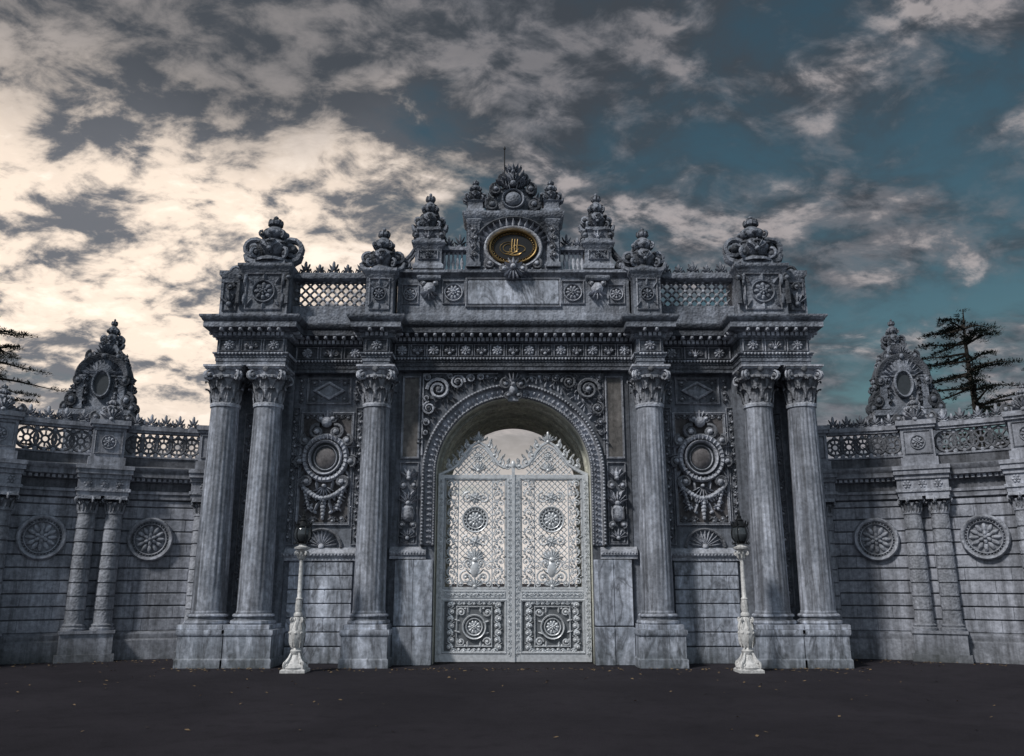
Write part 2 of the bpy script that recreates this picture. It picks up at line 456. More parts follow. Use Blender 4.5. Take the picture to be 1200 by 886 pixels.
for seg in zip(path[:-1],path[1:]):
    def dent(F,st,i): fbox(O,F,-st*.32,st*.32,7.11,7.195,.045,.10)
    def modil(F,st,i):
        fbox(O,F,-.035,.035,7.195,7.262,.06,.24); blob(O,F,(0,7.23,.24),(.035,.035,.02),0,6,4)
    def egg(F,st,i): blob(O,F,(0,6.70,.06),(st*.33,.035,.025),0,6,4)
    along(seg,.10,dent); along(seg,.21,modil); along(seg,.075,egg)
    L=math.hypot(seg[1][0]-seg[0][0],seg[1][1]-seg[0][1])
    if L>.5 and seg[0][1]==seg[1][1]:
        def fr(F,st,i):
            frame(O,F,-st*.46,st*.46,6.76,7.05,.028,.045)
            if i%2==0: rosette(O,F,(0,6.905),.125,8,.06,False)
            else:
                for q in (-1,1): spiral(O,F,(q*st*.22,6.90),st*.14,1.4,pi/2,q,.02,.03,12)
                fan(O,F,(0,6.83),.17,.4,pi-.4,5,.06)
        nst=.36 if L>2 else L*.3
        if L<.7: nst=L*.9
        along(seg,nst,fr)
    elif L>2:
        along(seg,.5,lambda F,st,i: rosette(O,F,(0,6.90),.12,8,.05,False))
for s in (-1,1):
    for cx,r0,r1 in ((6.5,.36,.305),(5.53,.36,.305),(3.08,.345,.295)):
        column(C,s*cx,YC,1.12,5.56,r0,r1)
        colbase(C,s*cx,YC,.765,r0)
        capital(O,s*cx,YC,5.60,6.45,r1,.40)
        lathe(C,s*cx,YC,0,[(r1*1.0,5.50),(r1*1.09,5.52),(r1*1.09,5.56),(r1,5.58)],28)
    def pl(x0,x1):
        block(M,s*x0,s*x1,-1.07,-.0,[(.03,0),(.03,.16),(.0,.19),(-.0,.62),(.02,.64),(.035,.68),(.035,.75),(-.01,.763)])
    pl(6.005,6.93);pl(5.0,5.985);pl(2.6,3.56)
    cx=s*4.30; F=P(cx,0,0)
    z=.36;k=0
    bbox(M,s*3.6,s*4.97,-.13,.1,0,.34)
    while z<2.2:
        h=.300
        off=[.0,.55][k%2]
        xs=[3.57]+[3.62+off+j*1.1-.0 for j in range(3) if 3.7<3.62+off+j*1.1<4.9]+[4.985]
        for a,b in zip(xs[:-1],xs[1:]): bbox(M,s*(a+.004),s*(b-.004),-.07,.1,z,z+h-.016,.016)
        z+=h;k+=1
    sweep(O,[(cx-.86,0),(cx+.86,0)],[(-.05,2.17),(.09,2.18),(.09,2.24),(.12,2.26),(.15,2.33),(.10,2.36),(.08,2.42),(.02,2.46),(-.05,2.47)])
    for i in range(22): blob(O,F,(-.8+i*1.6/21,2.30,.13),(.03,.035,.03),0,6,4)
    path2=[(.44*cos(a),2.47+.40*sin(a)) for a in [pi-pi*i/20 for i in range(21)]]
    sweepF(O,F,path2,[(-.03,0),(-.03,.05),(.0,.07),(.03,.05),(.03,0)])
    fan(O,F,(0,2.49),.36,0.02,pi-.02,11,.06,.2)
    frame(O,F,-.62,.62,2.95,5.55,.07,.06)
    T.add([F(-.56,3.0,.012),F(.56,3.0,.012),F(.56,5.5,.012),F(-.56,5.5,.012)],[(0,1,2,3)])
    for q in (-1,1): rinceau(O,F,(q*.75,2.6),(q*.75,5.6),16,.018,.05,.42,q)
    for q in (-1,1):
        frame(O,F,q*.75-.105,q*.75+.105,2.52,5.66,.025,.035)
    frame(O,F,-.52,.52,5.74,6.38,.06,.06)
    sweepF(O,F,[(-.38,6.06),(0,5.84),(.38,6.06),(0,6.28)],[(0,0),(0,.07),(-.03,.09),(-.06,.07),(-.06,.02)],True)
    M.add([F(-.31,6.06,.02),F(0,5.87,.05),F(.31,6.06,.02),F(0,6.25,.05)],[(0,1,2,3)])
    for q in (-1,1):
        for r in (-1,1): spiral(O,F,(q*.36,6.06+r*.19),.08,1.3,0,q*r,.02,.02,10); leafb(O,F,(q*.2,6.06+r*.2),.14,.035,pi/2-q*.9*r,.04)
        rinceau(O,F,(q*.64,5.76),(q*.64,6.37),4,.016,.05,.45)
    c=(0,4.48)
    ringF(O,F,c,.54,.13,.17,.56,36); ringF(O,F,c,.39,.07,.20,.41,36)
    for i in range(30):
        a=2*pi*i/30; leafb(O,sub(F,c[0],c[1],0,1,.13),(cos(a)*.42,sin(a)*.43),.11,.035,a,.05)
    disc(I,F,c,.33,.06,.35); blob(T,F,(0,4.48,.03),(.24,.26,.10),0,14,6)
    ringF(O,F,c,.27,.025,.12,.29,24)
    for q in (-1,1):
        spiral(O,F,(q*.22,5.08),.17,1.5,pi/2+q*.3,-q,.05,.10,18)
        spiral(O,F,(q*.48,4.88),.13,1.5,pi/2,-q,.045,.10,16)
        spiral(O,F,(q*.58,4.40),.12,1.5,-pi/2,q,.045,.09,16)
        spiral(O,F,(q*.40,3.93),.16,1.5,-pi/2,q,.05,.09,16)
        spiral(O,F,(q*.14,5.38),.10,1.4,pi/2,-q,.035,.12,14)
        for t in range(8):
            a=pi/2-q*(.4+t*.34); leafb(O,sub(F,0,4.48),(cos(a)*.54,sin(a)*.56),.20,.055,a-q*.5,.10)
        for t in range(10):
            uu=q*(.5-.02*t); vv=4.0-t*.075
            blob(O,F,(uu,vv,.06),(.07-.004*t,.055,.08),random.random(),7,4)
            leafb(O,F,(uu,vv),.12,.03,-pi/2+random.uniform(-1.3,1.3),.10)
        for t in range(8):
            an=t/7; uu=q*(.45*(1-an)); vv=3.78-.22*sin(an*pi*.5)
            blob(O,F,(uu,vv,.08),(.07,.06,.08),random.random(),7,4)
            leafb(O,F,(uu,vv),.13,.035,-pi/2+random.uniform(-1,1),.12)
        leafb(O,F,(q*.1,3.5),.28,.06,-pi/2+q*.4,.09); leafb(O,F,(q*.25,3.45),.25,.05,-pi/2+q*.7,.08)
    fan(O,F,(0,5.28),.30,.35,pi-.35,7,.14,.2); blob(O,F,(0,5.30,.12),(.13,.13,.13),0,10,6)
    fan(O,F,(0,3.84),.26,pi+.3,2*pi-.3,7,.12,.2)
    for t in range(6): blob(O,F,(0,3.52-t*.08,.06),(.09-.01*t,.06,.08),0,7,4)
    for q in (-1,1):
        for t in range(3): blob(O,F,(q*(.18+.1*t),3.25+.10*t,.04),(.06,.04,.05),q*.6,7,4)
        rinceau(O,F,(q*.12,3.08),(q*.52,3.08),2,.018,.05,.5,q)
        rinceau(O,F,(q*.10,5.44),(q*.54,5.44),3,.014,.04,.5,q)
    F2=P(s*6.015,-.12,0)
    frame(O,F2,-.16,.16,1.2,5.5,.03,.04)
    rinceau(O,F2,(0,1.35),(0,5.35),14,.02,.05,.5)
    F=P(s*2.33,-.30,0)
    frame(O,F,-.22,.20,4.42,6.34,.05,.055)
    W.add([F(-.17,4.47,.015),F(.15,4.47,.015),F(.15,6.29,.015),F(-.17,6.29,.015)],[(0,1,2,3)])
    frame(O,F,-.22,.20,2.52,4.34,.03,.05)
    G2=sub(F,-.01,0)
    blob(O,G2,(0,3.2,.05),(.15,.2,.13),0,12,6); fan(O,G2,(0,3.42),.26,.2,pi-.2,7,.11)
    for t in range(9): leafb(O,sub(G2,0,0,0,1,.13),(-.12+t*.03,3.06),.26,.014,pi/2,.03)
    for q in (-1,1):
        spiral(O,G2,(q*.12,3.82),.09,1.4,pi/2,-q,.032,.07,14); spiral(O,G2,(q*.12,2.95),.08,1.4,-pi/2,q,.03,.07,14)
        for t in range(6): leafb(O,G2,(q*.04,3.0+t*.2),.18,.045,pi/2-q*(.5+.1*t),.08)
    fan(O,G2,(0,3.98),.24,.4,pi-.4,5,.10); blob(O,G2,(0,4.05,.05),(.06,.12,.08),0,8,5)
    fan(O,G2,(0,2.66),.2,pi*.0,pi,7,.08); frame(O,G2,-.15,.15,2.56,2.72,.03,.05)
    sweep(O,[(s*2.32-.40,-.30),(s*2.32+.40,-.30)],[(-.05,2.2),(.08,2.21),(.08,2.27),(.12,2.30),(.12,2.38),(.06,2.42),(.02,2.47),(-.05,2.48)])
    for i in range(12): blob(O,P(s*2.33,-.30),(-.36+i*.065,2.34,.12),(.024,.03,.02),0,6,4)
    bbox(M,s*1.76,s*2.18,-.40,-.2,.80,2.19); bbox(M,s*2.19,s*2.585,-.385,-.2,.80,2.19)
    bbox(M,s*1.75,s*2.16,-.52,-.2,0,.78);  bbox(M,s*2.17,s*2.585,-.50,-.2,0,.78)
FA=P(0,-.3,0)
def apath(r,zb=2.5,n=44):
    p=[(-r,zb)]+[(-r*cos(pi*i/n),ZS+r*sin(pi*i/n)) for i in range(n+1)]+[(r,zb)]
    return p[::-1]
sweepF(O,FA,apath(R0+.0),[(0,-.02),(0,.05),(.03,.08),(.06,.05),(.08,.03),(.21,.03),(.23,.06),(.24,.11),(.28,.15),(.32,.11),(.32,0)])
def arcpts(r,step,zb=2.5):
    L=(ZS-zb)*2+pi*r; n=int(L/step); out=[]
    for i in range(n):
        d=(i+.5)*L/n
        if d<ZS-zb: out.append((-r,zb+d,pi))
        elif d>ZS-zb+pi*r: out.append((r,ZS-(d-(ZS-zb)-pi*r),0))
        else:
            a=pi-(d-(ZS-zb))/r; out.append((r*cos(a),ZS+r*sin(a),a))
    return out
for u,v,a in arcpts(R0+.15,.12):
    blob(O,FA,(u,v,.045),(.05,.03,.05),a,7,4)
    leafb(O,FA,(u-cos(a)*.07,v-sin(a)*.07),.07,.022,a+.9,.09)
for u,v,a in arcpts(R0+.28,.075): blob(O,FA,(u,v,.14),(.03,.026,.03),a,6,4)
for u,v,a in arcpts(R0+.03,.06): blob(O,FA,(u,v,.075),(.018,.02,.022),a,6,4)
for q in (-1,1):
    spiral(O,FA,(q*.17,6.12),.13,1.5,pi/2,-q,.04,.18,16); spiral(O,FA,(q*.12,5.86),.08,1.4,-pi/2,q,.03,.18,14)
    rinceau(O,FA,(q*.3,6.30),(q*1.3,6.33),5,.022,.07,.34,q)
fbox(O,FA,-.12,.12,5.74,6.25,0,.15); fan(O,FA,(0,6.10),.28,.3,pi-.3,7,.24); blob(O,FA,(0,5.98,.17),(.10,.13,.11),0,10,6)
for q in (-1,1):
    FS=P(0,-.3,0,q)
    tube(O,FS,[(2.07,4.5,.02),(2.07,6.40,.02),(.35,6.40,.02)],.025,6)
    for (u,v,R,a0,d) in ((1.72,6.02,.27,0,1),(1.28,6.19,.17,pi,-1),(1.93,5.58,.15,pi/2,-1),(.98,6.28,.10,0,1),(1.99,5.25,.09,0,1),(1.98,6.30,.09,0,1),(1.46,6.33,.07,0,1),(2.0,5.82,.07,0,-1),(2.0,5.02,.06,0,-1),(.75,6.31,.08,0,1)):
        spiral(O,FS,(u,v),R,1.9,a0,d,R*.14+.008,.06,26)
        fan(O,FS,(u,v),R*.42,0,2*pi,7,.10,.3)
        for t in range(11):
            aa=a0+d*t*.52; leafb(O,FS,(u+cos(aa)*R*.92,v+sin(aa)*R*.92),R*.42,R*.13,aa+d*1.0,.075)
    for t in range(24):
        a=.32+t*.05; rr=R0+.38+random.uniform(0,.10)
        leafb(O,FS,(rr*cos(a),ZS+rr*sin(a)),.13,.035,a+random.uniform(-.8,.8),.065)
# -------- attic
def ped(mb,x0,x1,y0,y1,z0,z1,orn=True):
    block(mb,x0,x1,y0,y1,[(.05,z0),(.05,z0+.10),(.02,z0+.13),(0,z0+.16),(0,z1-.20),(.03,z1-.17),(.05,z1-.12),(.08,z1-.09),(.08,z1-.02),(.02,z1)])
    if orn:
        w=abs(x1-x0); F=P((x0+x1)/2,y0,0)
        frame(O,F,-w*.38,w*.38,z0+.24,z1-.26,.03,.04)
        h=(z1-z0-.5); c=(0,(z0+z1)/2-.01)
        rosette(A,F,c,min(w*.25,h*.38),8,.08,True)
        for q in (-1,1):
            leafb(A,F,(0,c[1]+q*h*.3),h*.2,w*.08,q*pi/2,.06)
            for r in (-1,1): leafb(A,F,(q*w*.24,c[1]+r*h*.22),h*.22,w*.06,r*(pi/2-q*.6),.05)
def cresting(mb,x0,x1,y,z,h,step):
    n=max(1,int(abs(x1-x0)/step)); st=(x1-x0)/n
    for i in range(n):
        palmette(mb,P(x0+(i+.5)*st,y,z),h*(1.0 if i%2==0 else .78),abs(st)*1.0,.05)
for s in (-1,1):
    box(A,s*2.7,s*6.75,-.55,.6,7.545,7.72)
    ped(A,s*5.20,s*6.30,-.85,.25,7.54,8.92)
    block(A,s*6.34,s*6.80,-.70,.2,[(.03,7.54),(.03,7.66),(0,7.7),(0,8.62),(.05,8.68),(.05,8.78),(0,8.8)])
    FW=P(s*6.57,-.70,0)
    frame(A,FW,-.17,.17,7.8,8.5,.03,.04); fan(A,FW,(0,7.95),.28,.4,pi-.4,5,.08); spiral(A,FW,(0,8.38),.1,1.5,0,1,.03,.04)
    FW=P(s*6.57,-.2,8.8,s)
    for ww in (-.2,.2): spiral(A,FW,(.02,.06),.15,1.5,pi*.9,-1,.05,ww,16); tube(A,FW,[(-.25,.3,ww),(-.18,.18,ww),(-.05,.20,ww)],[.05,.06,.05])
    FB=P(s*5.75,-.85,0)
    for q in (-1,1):
        for zz in (8.02,8.50): blob(A,FB,(q*.44,zz,.02),(.05,.16,.06),0,7,4)
    for q in (-1,1):
        FV=P(s*5.75+q*.56,-.85,0)
        spiral(A,FV,(0,8.55),.09,1.4,pi/2,q,.035,.05,12); tube(A,FV,[(0,8.46,.05),(0,8.2,.07),(0,7.9,.08)],[.04,.05,.06])
    block(A,s*5.38,s*6.12,-.62,.02,[(.08,8.90),(.08,8.98),(0,9.02),(-.02,9.12),(-.1,9.2)])
    finial(A,s*5.75,-.3,9.08,1.27,.92,1.15,12)
    box(A,s*3.42,s*5.19,-.42,-.10,7.73,8.02)
    FL=P(s*4.30,-.26,0)
    lattice(AO,FL,lambda u,v:True,-.85,.85,8.02,8.66,.213,.026,0,.05)
    ped2=[(.0,8.66),(.06,8.68),(.08,8.72),(.08,8.80),(.02,8.84),(0,8.86)]
    block(A,s*3.44,s*5.16,-.38,-.14,ped2)
    cresting(A,s*3.46,s*5.14,-.26,8.85,.36,.28)
    ped(A,s*2.77,s*3.40,-.85,-.15,7.54,8.80)
    finial(A,s*3.08,-.5,8.80,1.16,.72,.8,8)
    ped(A,s*1.70,s*2.33,-.55,.05,8.89,9.62)
    finial(A,s*2.02,-.25,9.90,1.08,.58,.5,8)
    block(A,s*1.78,s*2.26,-.47,-.03,[(.06,9.62),(.06,9.68),(0,9.72),(0,9.88),(.05,9.92),(.05,9.98),(-.05,10.0)])
    for q in (-1,1):
        spiral(A,P(s*2.02,-.25,0),(q*.30,9.80),.09,1.4,pi/2,-q,.035,.2,14); spiral(A,P(s*2.02,-.25,0),(q*.30,9.80),.09,1.4,pi/2,-q,.035,-.1,14)
    fan(O,P(s*2.02,-.47,0),(0,9.72),.17,.2,pi-.2,5,.07)
    for i in range(5):
        x=s*(1.2+i*.105+.03)
        lathe(AO,x,-.3,8.92,[(.035,0),(.035,.05),(.02,.08),(.045,.2),(.025,.33),(.02,.4),(.035,.45),(.035,.5)],8)
    block(A,s*1.13,s*1.69,-.40,-.18,[(0,9.40),(.04,9.42),(.04,9.50),(0,9.52)])
    block(A,s*1.13,s*1.69,-.36,-.0,[(0,8.90),(.0,8.95)])
    cresting(A,s*1.15,s*1.68,-.29,9.52,.38,.18)
    FV=P(s*2.55,-.35,8.9,s)
    for ww in (-.1,.1):
        spiral(A,FV,(.0,.12),.13,1.5,0,1,.04,ww,16); tube(A,FV,[(-.2,.55,ww),(-.12,.4,ww),(.0,.26,ww),(.12,.14,ww)],[.04,.05,.05,.04])
    F=P(0,-.48,0)
    rosette(O,F,(s*1.40,8.32),.22,10,.09,True); rosette(O,F,(s*2.42,8.28),.16,8,.07,True)
    frame(O,F,s*1.40-.27,s*1.40+.27,8.04,8.62,.03,.04)
    frame(O,F,s*2.42-.2,s*2.42+.2,8.04,8.52,.03,.04)
    fan(O,F,(s*1.97,8.36),.22,pi+.2,2*pi-.2,5,.12); blob(O,F,(s*1.97,8.42,.05),(.15,.15,.11),0,10,5)
    for q in (-1,1): spiral(O,F,(s*1.97+q*.13,8.53),.07,1.4,pi/2,-q,.028,.09,12)
    block(A,s*1.74,s*2.22,-.60,-.4,[(0,8.60),(.04,8.64),(.04,8.70),(0,8.72)])
    block(A,s*.74,s*1.10,-.45,-.05,[(.04,10.40),(.04,10.46),(0,10.5),(0,10.66),(.04,10.70),(-.04,10.74)])
    finial(A,s*.92,-.25,10.70,.64,.42,.5,8)
    block(A,s*.80,s*1.08,-.60,-.4,[(.03,8.93),(.03,9.03),(0,9.06),(0,10.02),(.03,10.06),(.05,10.12),(0,10.16)])
    rinceau(O,P(s*.94,-.60,0),(0,9.12),(0,9.98),4,.018,.05,.5)
block(A,-2.72,2.72,-.48,.3,[(.06,7.545),(.06,7.75),(.02,7.80),(0,7.84),(0,8.70),(.03,8.72),(.06,8.78),(.10,8.80),(.10,8.87),(0,8.892)])
bbox(M,-1.06,1.06,-.53,-.4,8.02,8.62,.02)
frame(O,P(0,-.48),-1.12,1.12,7.96,8.68,.05,.055)
block(A,-1.12,1.12,-.5,.2,[(.03,8.89),(.03,8.98),(0,9.0),(0,10.15),(.05,10.2),(.10,10.28),(.10,10.36),(-.05,10.40)])
FM=P(0,-.52,0); c=(0,9.42)
ringF(O,FM,c,.70,.10,.11,.56,40)
ringF(G,FM,c,.57,.055,.15,.43,48); ringF(G,FM,c,.475,.015,.10,.345,48)
for i in range(40):
    a=2*pi*i/40; blob(G,FM,(cos(a)*.492,9.42+sin(a)*.358,.075),(.014,.014,.02),0,6,4)
disc(K,FM,c,.53,.06,.39,40)
def gt(p,r=.013): tube(G,FM,[(u*1.05,9.40+v*1.05,.068) for u,v in p],r,5)
def arc(cx,cy,rx,ry,a0,a1,n=14): return [(cx+rx*cos(a0+(a1-a0)*i/n),cy+ry*sin(a0+(a1-a0)*i/n)) for i in range(n+1)]
for x in (-.03,.03,.09): gt([(x,-.1),(x-.005,.05),(x+.01,.22)],.011)
gt(arc(-.10,0,.13,.10,-.3,5.2),.011); gt(arc(-.11,.0,.19,.15,.6,5.4),.008)
gt(arc(.10,-.02,.17,.09,2.2,-.9),.011); gt(arc(.02,-.12,.14,.05,pi,2*pi),.015); gt([(-.17,-.13),(0,-.17),(.19,-.11)],.012); gt(arc(.0,-.05,.08,.06,0,6),.012)
for p in ((-.05,-.06),(.05,-.08),(.12,-.03),(-.12,-.10),(.0,.02)): blob(G,FM,(p[0],9.40+p[1],.068),(.020,.014,.015),.5,6,4)
FMs=P(0,-.5,0)
for i in range(15):
    a=pi*(i+.5)/15; leafb(O,FMs,(cos(a)*.66,9.48+sin(a)*.52),.17,.05,a,.12)
sweepF(A,FMs,[(.90*cos(a),9.45+.74*sin(a)) for a in [pi*i/24 for i in range(25)]],[(-.04,0),(-.04,.08),(0,.12),(.04,.08),(.04,0)])
for q in (-1,1):
    spiral(O,FMs,(q*.55,9.02),.13,1.5,pi/2,-q,.04,.07,16)
    rinceau(O,FMs,(q*.15,8.86),(q*.75,8.9),3,.02,.07,.4,q)
fan(O,P(0,-.62,0),(0,8.90),.30,pi+.2,2*pi-.2,7,.12); fan(O,P(0,-.62,0),(0,8.92),.22,.1,pi-.1,5,.10)
for q in (-1,1): spiral(O,P(0,-.62,0),(q*.22,8.84),.10,1.5,pi/2,-q,.035,.08,14)
lathe(A,0,-.2,10.38,[(.58,0),(.60,.06),(.52,.10),(.46,.16),(.50,.30),(.52,.45),(.45,.60),(.34,.72),(.26,.78),(.30,.82),(.28,.90),(.20,.98),(.12,1.04),(.15,1.08),(.13,1.14),(.06,1.2),(.07,1.25),(.02,1.34),(.005,1.42)],20,1,.5)
FC=P(0,-.42,10.38)
blob(A,FC,(0,.34,.04),(.20,.20,.12),0,14,6); ringF(A,FC,(0,.34),.28,.06,.12,.27,24)
for q in (-1,1):
    for ww in (-.08,.05):
        spiral(A,FC,(q*.50,.20),.17,1.6,pi/2,-q,.05,ww,20); spiral(A,FC,(q*.42,.60),.15,1.6,pi/2,-q,.045,ww,18)
        spiral(A,FC,(q*.26,.88),.11,1.5,pi/2,-q,.035,ww,16)
    for t in range(8): leafb(A,FC,(q*(.60-.07*t),.22+.12*t),.18,.045,pi/2-q*.5,.10)
    for t in range(5): leafb(A,FC,(q*(.08+.05*t),.60+.03*t),.17,.04,pi/2-q*(.2+.2*t),.13)
fan(A,FC,(0,.74),.36,.3,pi-.3,7,.12); fan(A,FC,(0,1.06),.24,.2,pi-.2,5,.09)
for a in range(8): leafb(A,FR(0,-.2,11.25,a*pi/4),(.08,0),.2,.03,1.2,.04)
tube(K,P(-.22,.3,0),[(0,10.4,0),(0,12.55,0)],.014,6); blob(K,P(-.22,.3,0),(0,12.5,0),(.03,.05,.03))
box(A,-6.5,6.5,.55,3.3,7.5,7.75)

# -------- doors
YD=.05
def topcurve(u):
    pts=[(0,4.30),(.2,4.26),(.35,4.36),(.5,4.58),(.65,4.78),(.8,4.86),(.95,4.78),(1.1,4.58),(1.25,4.34),(1.45,4.22),(1.72,4.12)]
    for (a,b),(c2,d) in zip(pts[:-1],pts[1:]):
        if a<=u<=c2: return b+(d-b)*(u-a)/(c2-a)
    return 4.1
for s in (-1,1):
    F=P(0,YD,0,s)
    u0,u1=.02,1.71
    fbox(D,F,u0,u0+.13,0.03,4.1,-.04,.04); fbox(D,F,u1-.14,u1,.03,4.1,-.04,.04)
    fbox(D,F,u0+.13,u1-.14,.03,.20,-.035,.035); fbox(D,F,u0+.13,u1-.14,1.34,1.56,-.035,.035); fbox(D,F,u0+.13,u1-.14,4.02,4.1,-.035,.035)
    frame(D,sub(F,0,0,0,1,.036),u0+.16,u1-.17,1.38,1.52,.02,.02)
    rinceau(D,sub(F,0,0,0,1,.036),(.2,1.45),(1.53,1.45),10,.009,.03,.35)
    for uu in (u0+.065,u1-.07):
        rinceau(D,sub(F,0,0,0,1,.04),(uu,.15),(uu,4.0),30,.008,.022,.38)
    cu=(u0+u1)/2-.005
    frame(D,sub(F,0,0,0,1,-.02),u0+.13,u1-.14,1.56,4.02,.05,.06); frame(D,F,u0+.13,u1-.14,.20,1.34,.05,.06)
    fbox(DB,F,u0+.13,u1-.14,.20,1.34,-.02,-.005)
    mz=3.09
    for rr,tt in ((.30,.045),(.215,.03)): ringF(D,F,(cu,mz),rr,tt,.05,None,30)
    rosette(D,F,(cu,mz),.18,10,.05,False)
    for i in range(20):
        a=2*pi*i/20; blob(D,F,(cu+cos(a)*.235,mz+sin(a)*.235,.01),(.022,.022,.02),0,6,4)
    disc(DB,F,(cu,mz),.26,-.012)
    def ins(u,v):
        return abs(u-cu)<.37 and ((2.15<v<3.95) and math.hypot(u-cu,v-mz)>.30)
    lattice(D,F,ins,cu-.37,cu+.37,2.15,3.95,.13,.012,0,.018)
    for q in (-1,1):
        tube(D,F,[(cu+q*.385,1.6,0),(cu+q*.385,4.0,0)],.016,5)
        rinceau(D,F,(cu+q*.55,1.62),(cu+q*.55,4.0),11,.017,.04,.62,q)
        rinceau(D,F,(cu+q*.44,1.66),(cu+q*.44,4.0),16,.010,.03,.45,-q)
        for zz in (2.62,3.58):
            spiral(D,F,(cu+q*.18,zz),.13,1.5,pi/2,-q,.024,.01,16)
        spiral(D,F,(cu+q*.20,1.82),.15,1.6,pi/2,-q,.026,.01,18); spiral(D,F,(cu+q*.14,2.12),.10,1.5,-pi/2,q,.022,.01,16)
        spiral(D,F,(cu+q*.30,1.68),.07,1.5,pi/2,-q,.018,.01,14); spiral(D,F,(cu+q*.31,2.05),.08,1.5,pi/2,q,.018,.01,14)
        for t in range(6): leafb(D,F,(cu+q*.05,1.66+t*.11),.2,.035,pi/2-q*(1.1-.1*t),.03)
    blob(D,F,(cu,2.0,0),(.11,.20,.05),0,12,6); fan(D,F,(cu,2.2),.26,.1,pi-.1,9,.04); fan(D,F,(cu,1.62),.2,.1,pi-.1,7,.04)
    fan(D,F,(cu,2.60),.14,0,2*pi,8,.04); fan(D,F,(cu,3.58),.14,0,2*pi,8,.04)
    tube(D,F,[(cu-.37,2.15,0),(cu+.37,2.15,0)],.014,5)
    mz=.76
    for rr,tt in ((.27,.04),(.19,.03)): ringF(D,F,(cu,mz),rr,tt,.07,None,30)
    rosette(D,F,(cu,mz),.15,10,.06,False)
    frame(D,F,cu-.40,cu+.40,.34,1.20,.03,.04)
    for q in (-1,1):
        for r in (-1,1):
            spiral(D,F,(cu+q*.29,mz+r*.31),.09,1.5,0,q*r,.022,.02,14)
            leafb(D,F,(cu+q*.14,mz+r*.30),.14,.035,pi/2*r,.04); leafb(D,F,(cu+q*.32,mz+r*.12),.13,.03,q*.3,.04)
            leafb(D,F,(cu+q*.36,mz+r*.24),.10,.03,r*pi/2,.04); blob(D,F,(cu+q*.20,mz+r*.39,.01),(.03,.025,.03),0,6,4)
        rinceau(D,F,(cu+q*.52,.26),(cu+q*.52,1.30),7,.02,.04,.62,q)
    for vv in (.27,1.27): rinceau(D,F,(cu-.5,vv),(cu+.5,vv),9,.014,.03,.5)
    blob(D,F,(.08,.85,.05),(.025,.06,.03))
    cp=[(1.71,4.10),(1.55,4.17),(1.4,4.24),(1.27,4.34),(1.18,4.47),(1.08,4.62),(.95,4.78),(.8,4.86),(.65,4.78),(.52,4.62),(.43,4.47),(.34,4.34),(.22,4.27),(.04,4.31)]
    tube(D,F,[(a,b,0) for a,b in cp],.038,6); tube(D,F,[(a,b-.085,0) for a,b in cp[3:-3]],.02,6)
    lattice(D,F,lambda u,v: v<topcurve(abs(u))-.10 and v>4.1 and .3<u<1.35,.3,1.35,4.1,4.8,.13,.014,0,.024)
    for q in (-1,1):
        for (uu,vv,R) in ((.80+q*.36,4.52,.10),(.80+q*.24,4.74,.085),(.80+q*.50,4.35,.10),(.80+q*.66,4.27,.08)):
            spiral(D,F,(uu,vv+.03),R,1.5,pi/2,-q,.026,0,14)
            leafb(D,F,(uu,vv+.08),.14,.035,pi/2-q*.5,.03)
        for t in range(6): leafb(D,F,(.80+q*(.15+.1*t),4.90-.1*t),.11,.03,pi/2-q*.6,.03)
    fan(D,F,(.80,4.86),.20,.25,pi-.25,7,.04); blob(D,F,(.80,5.02,0),(.035,.10,.03)); fan(D,F,(.8,4.2),.2,.1,pi-.1,7,.04); rosette(D,F,(.8,4.52),.11,8,.04,True)
box(D,-.035,.035,YD-.075,YD-.02,.03,4.25); blob(D,P(0,YD),(0,4.32,.03),(.06,.12,.05))

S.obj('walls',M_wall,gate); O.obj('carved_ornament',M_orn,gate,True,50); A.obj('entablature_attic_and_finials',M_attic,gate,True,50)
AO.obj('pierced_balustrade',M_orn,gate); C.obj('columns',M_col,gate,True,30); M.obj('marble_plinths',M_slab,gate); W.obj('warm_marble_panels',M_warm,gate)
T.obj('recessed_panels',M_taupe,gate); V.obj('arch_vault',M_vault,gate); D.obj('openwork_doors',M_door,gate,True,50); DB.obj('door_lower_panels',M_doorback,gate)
G.obj('gilded_tughra_medallion',M_gold,gate); K.obj('medallion_enamel_and_rod',M_black,gate); I.obj('cartouche_inlay',M_darkst,gate)

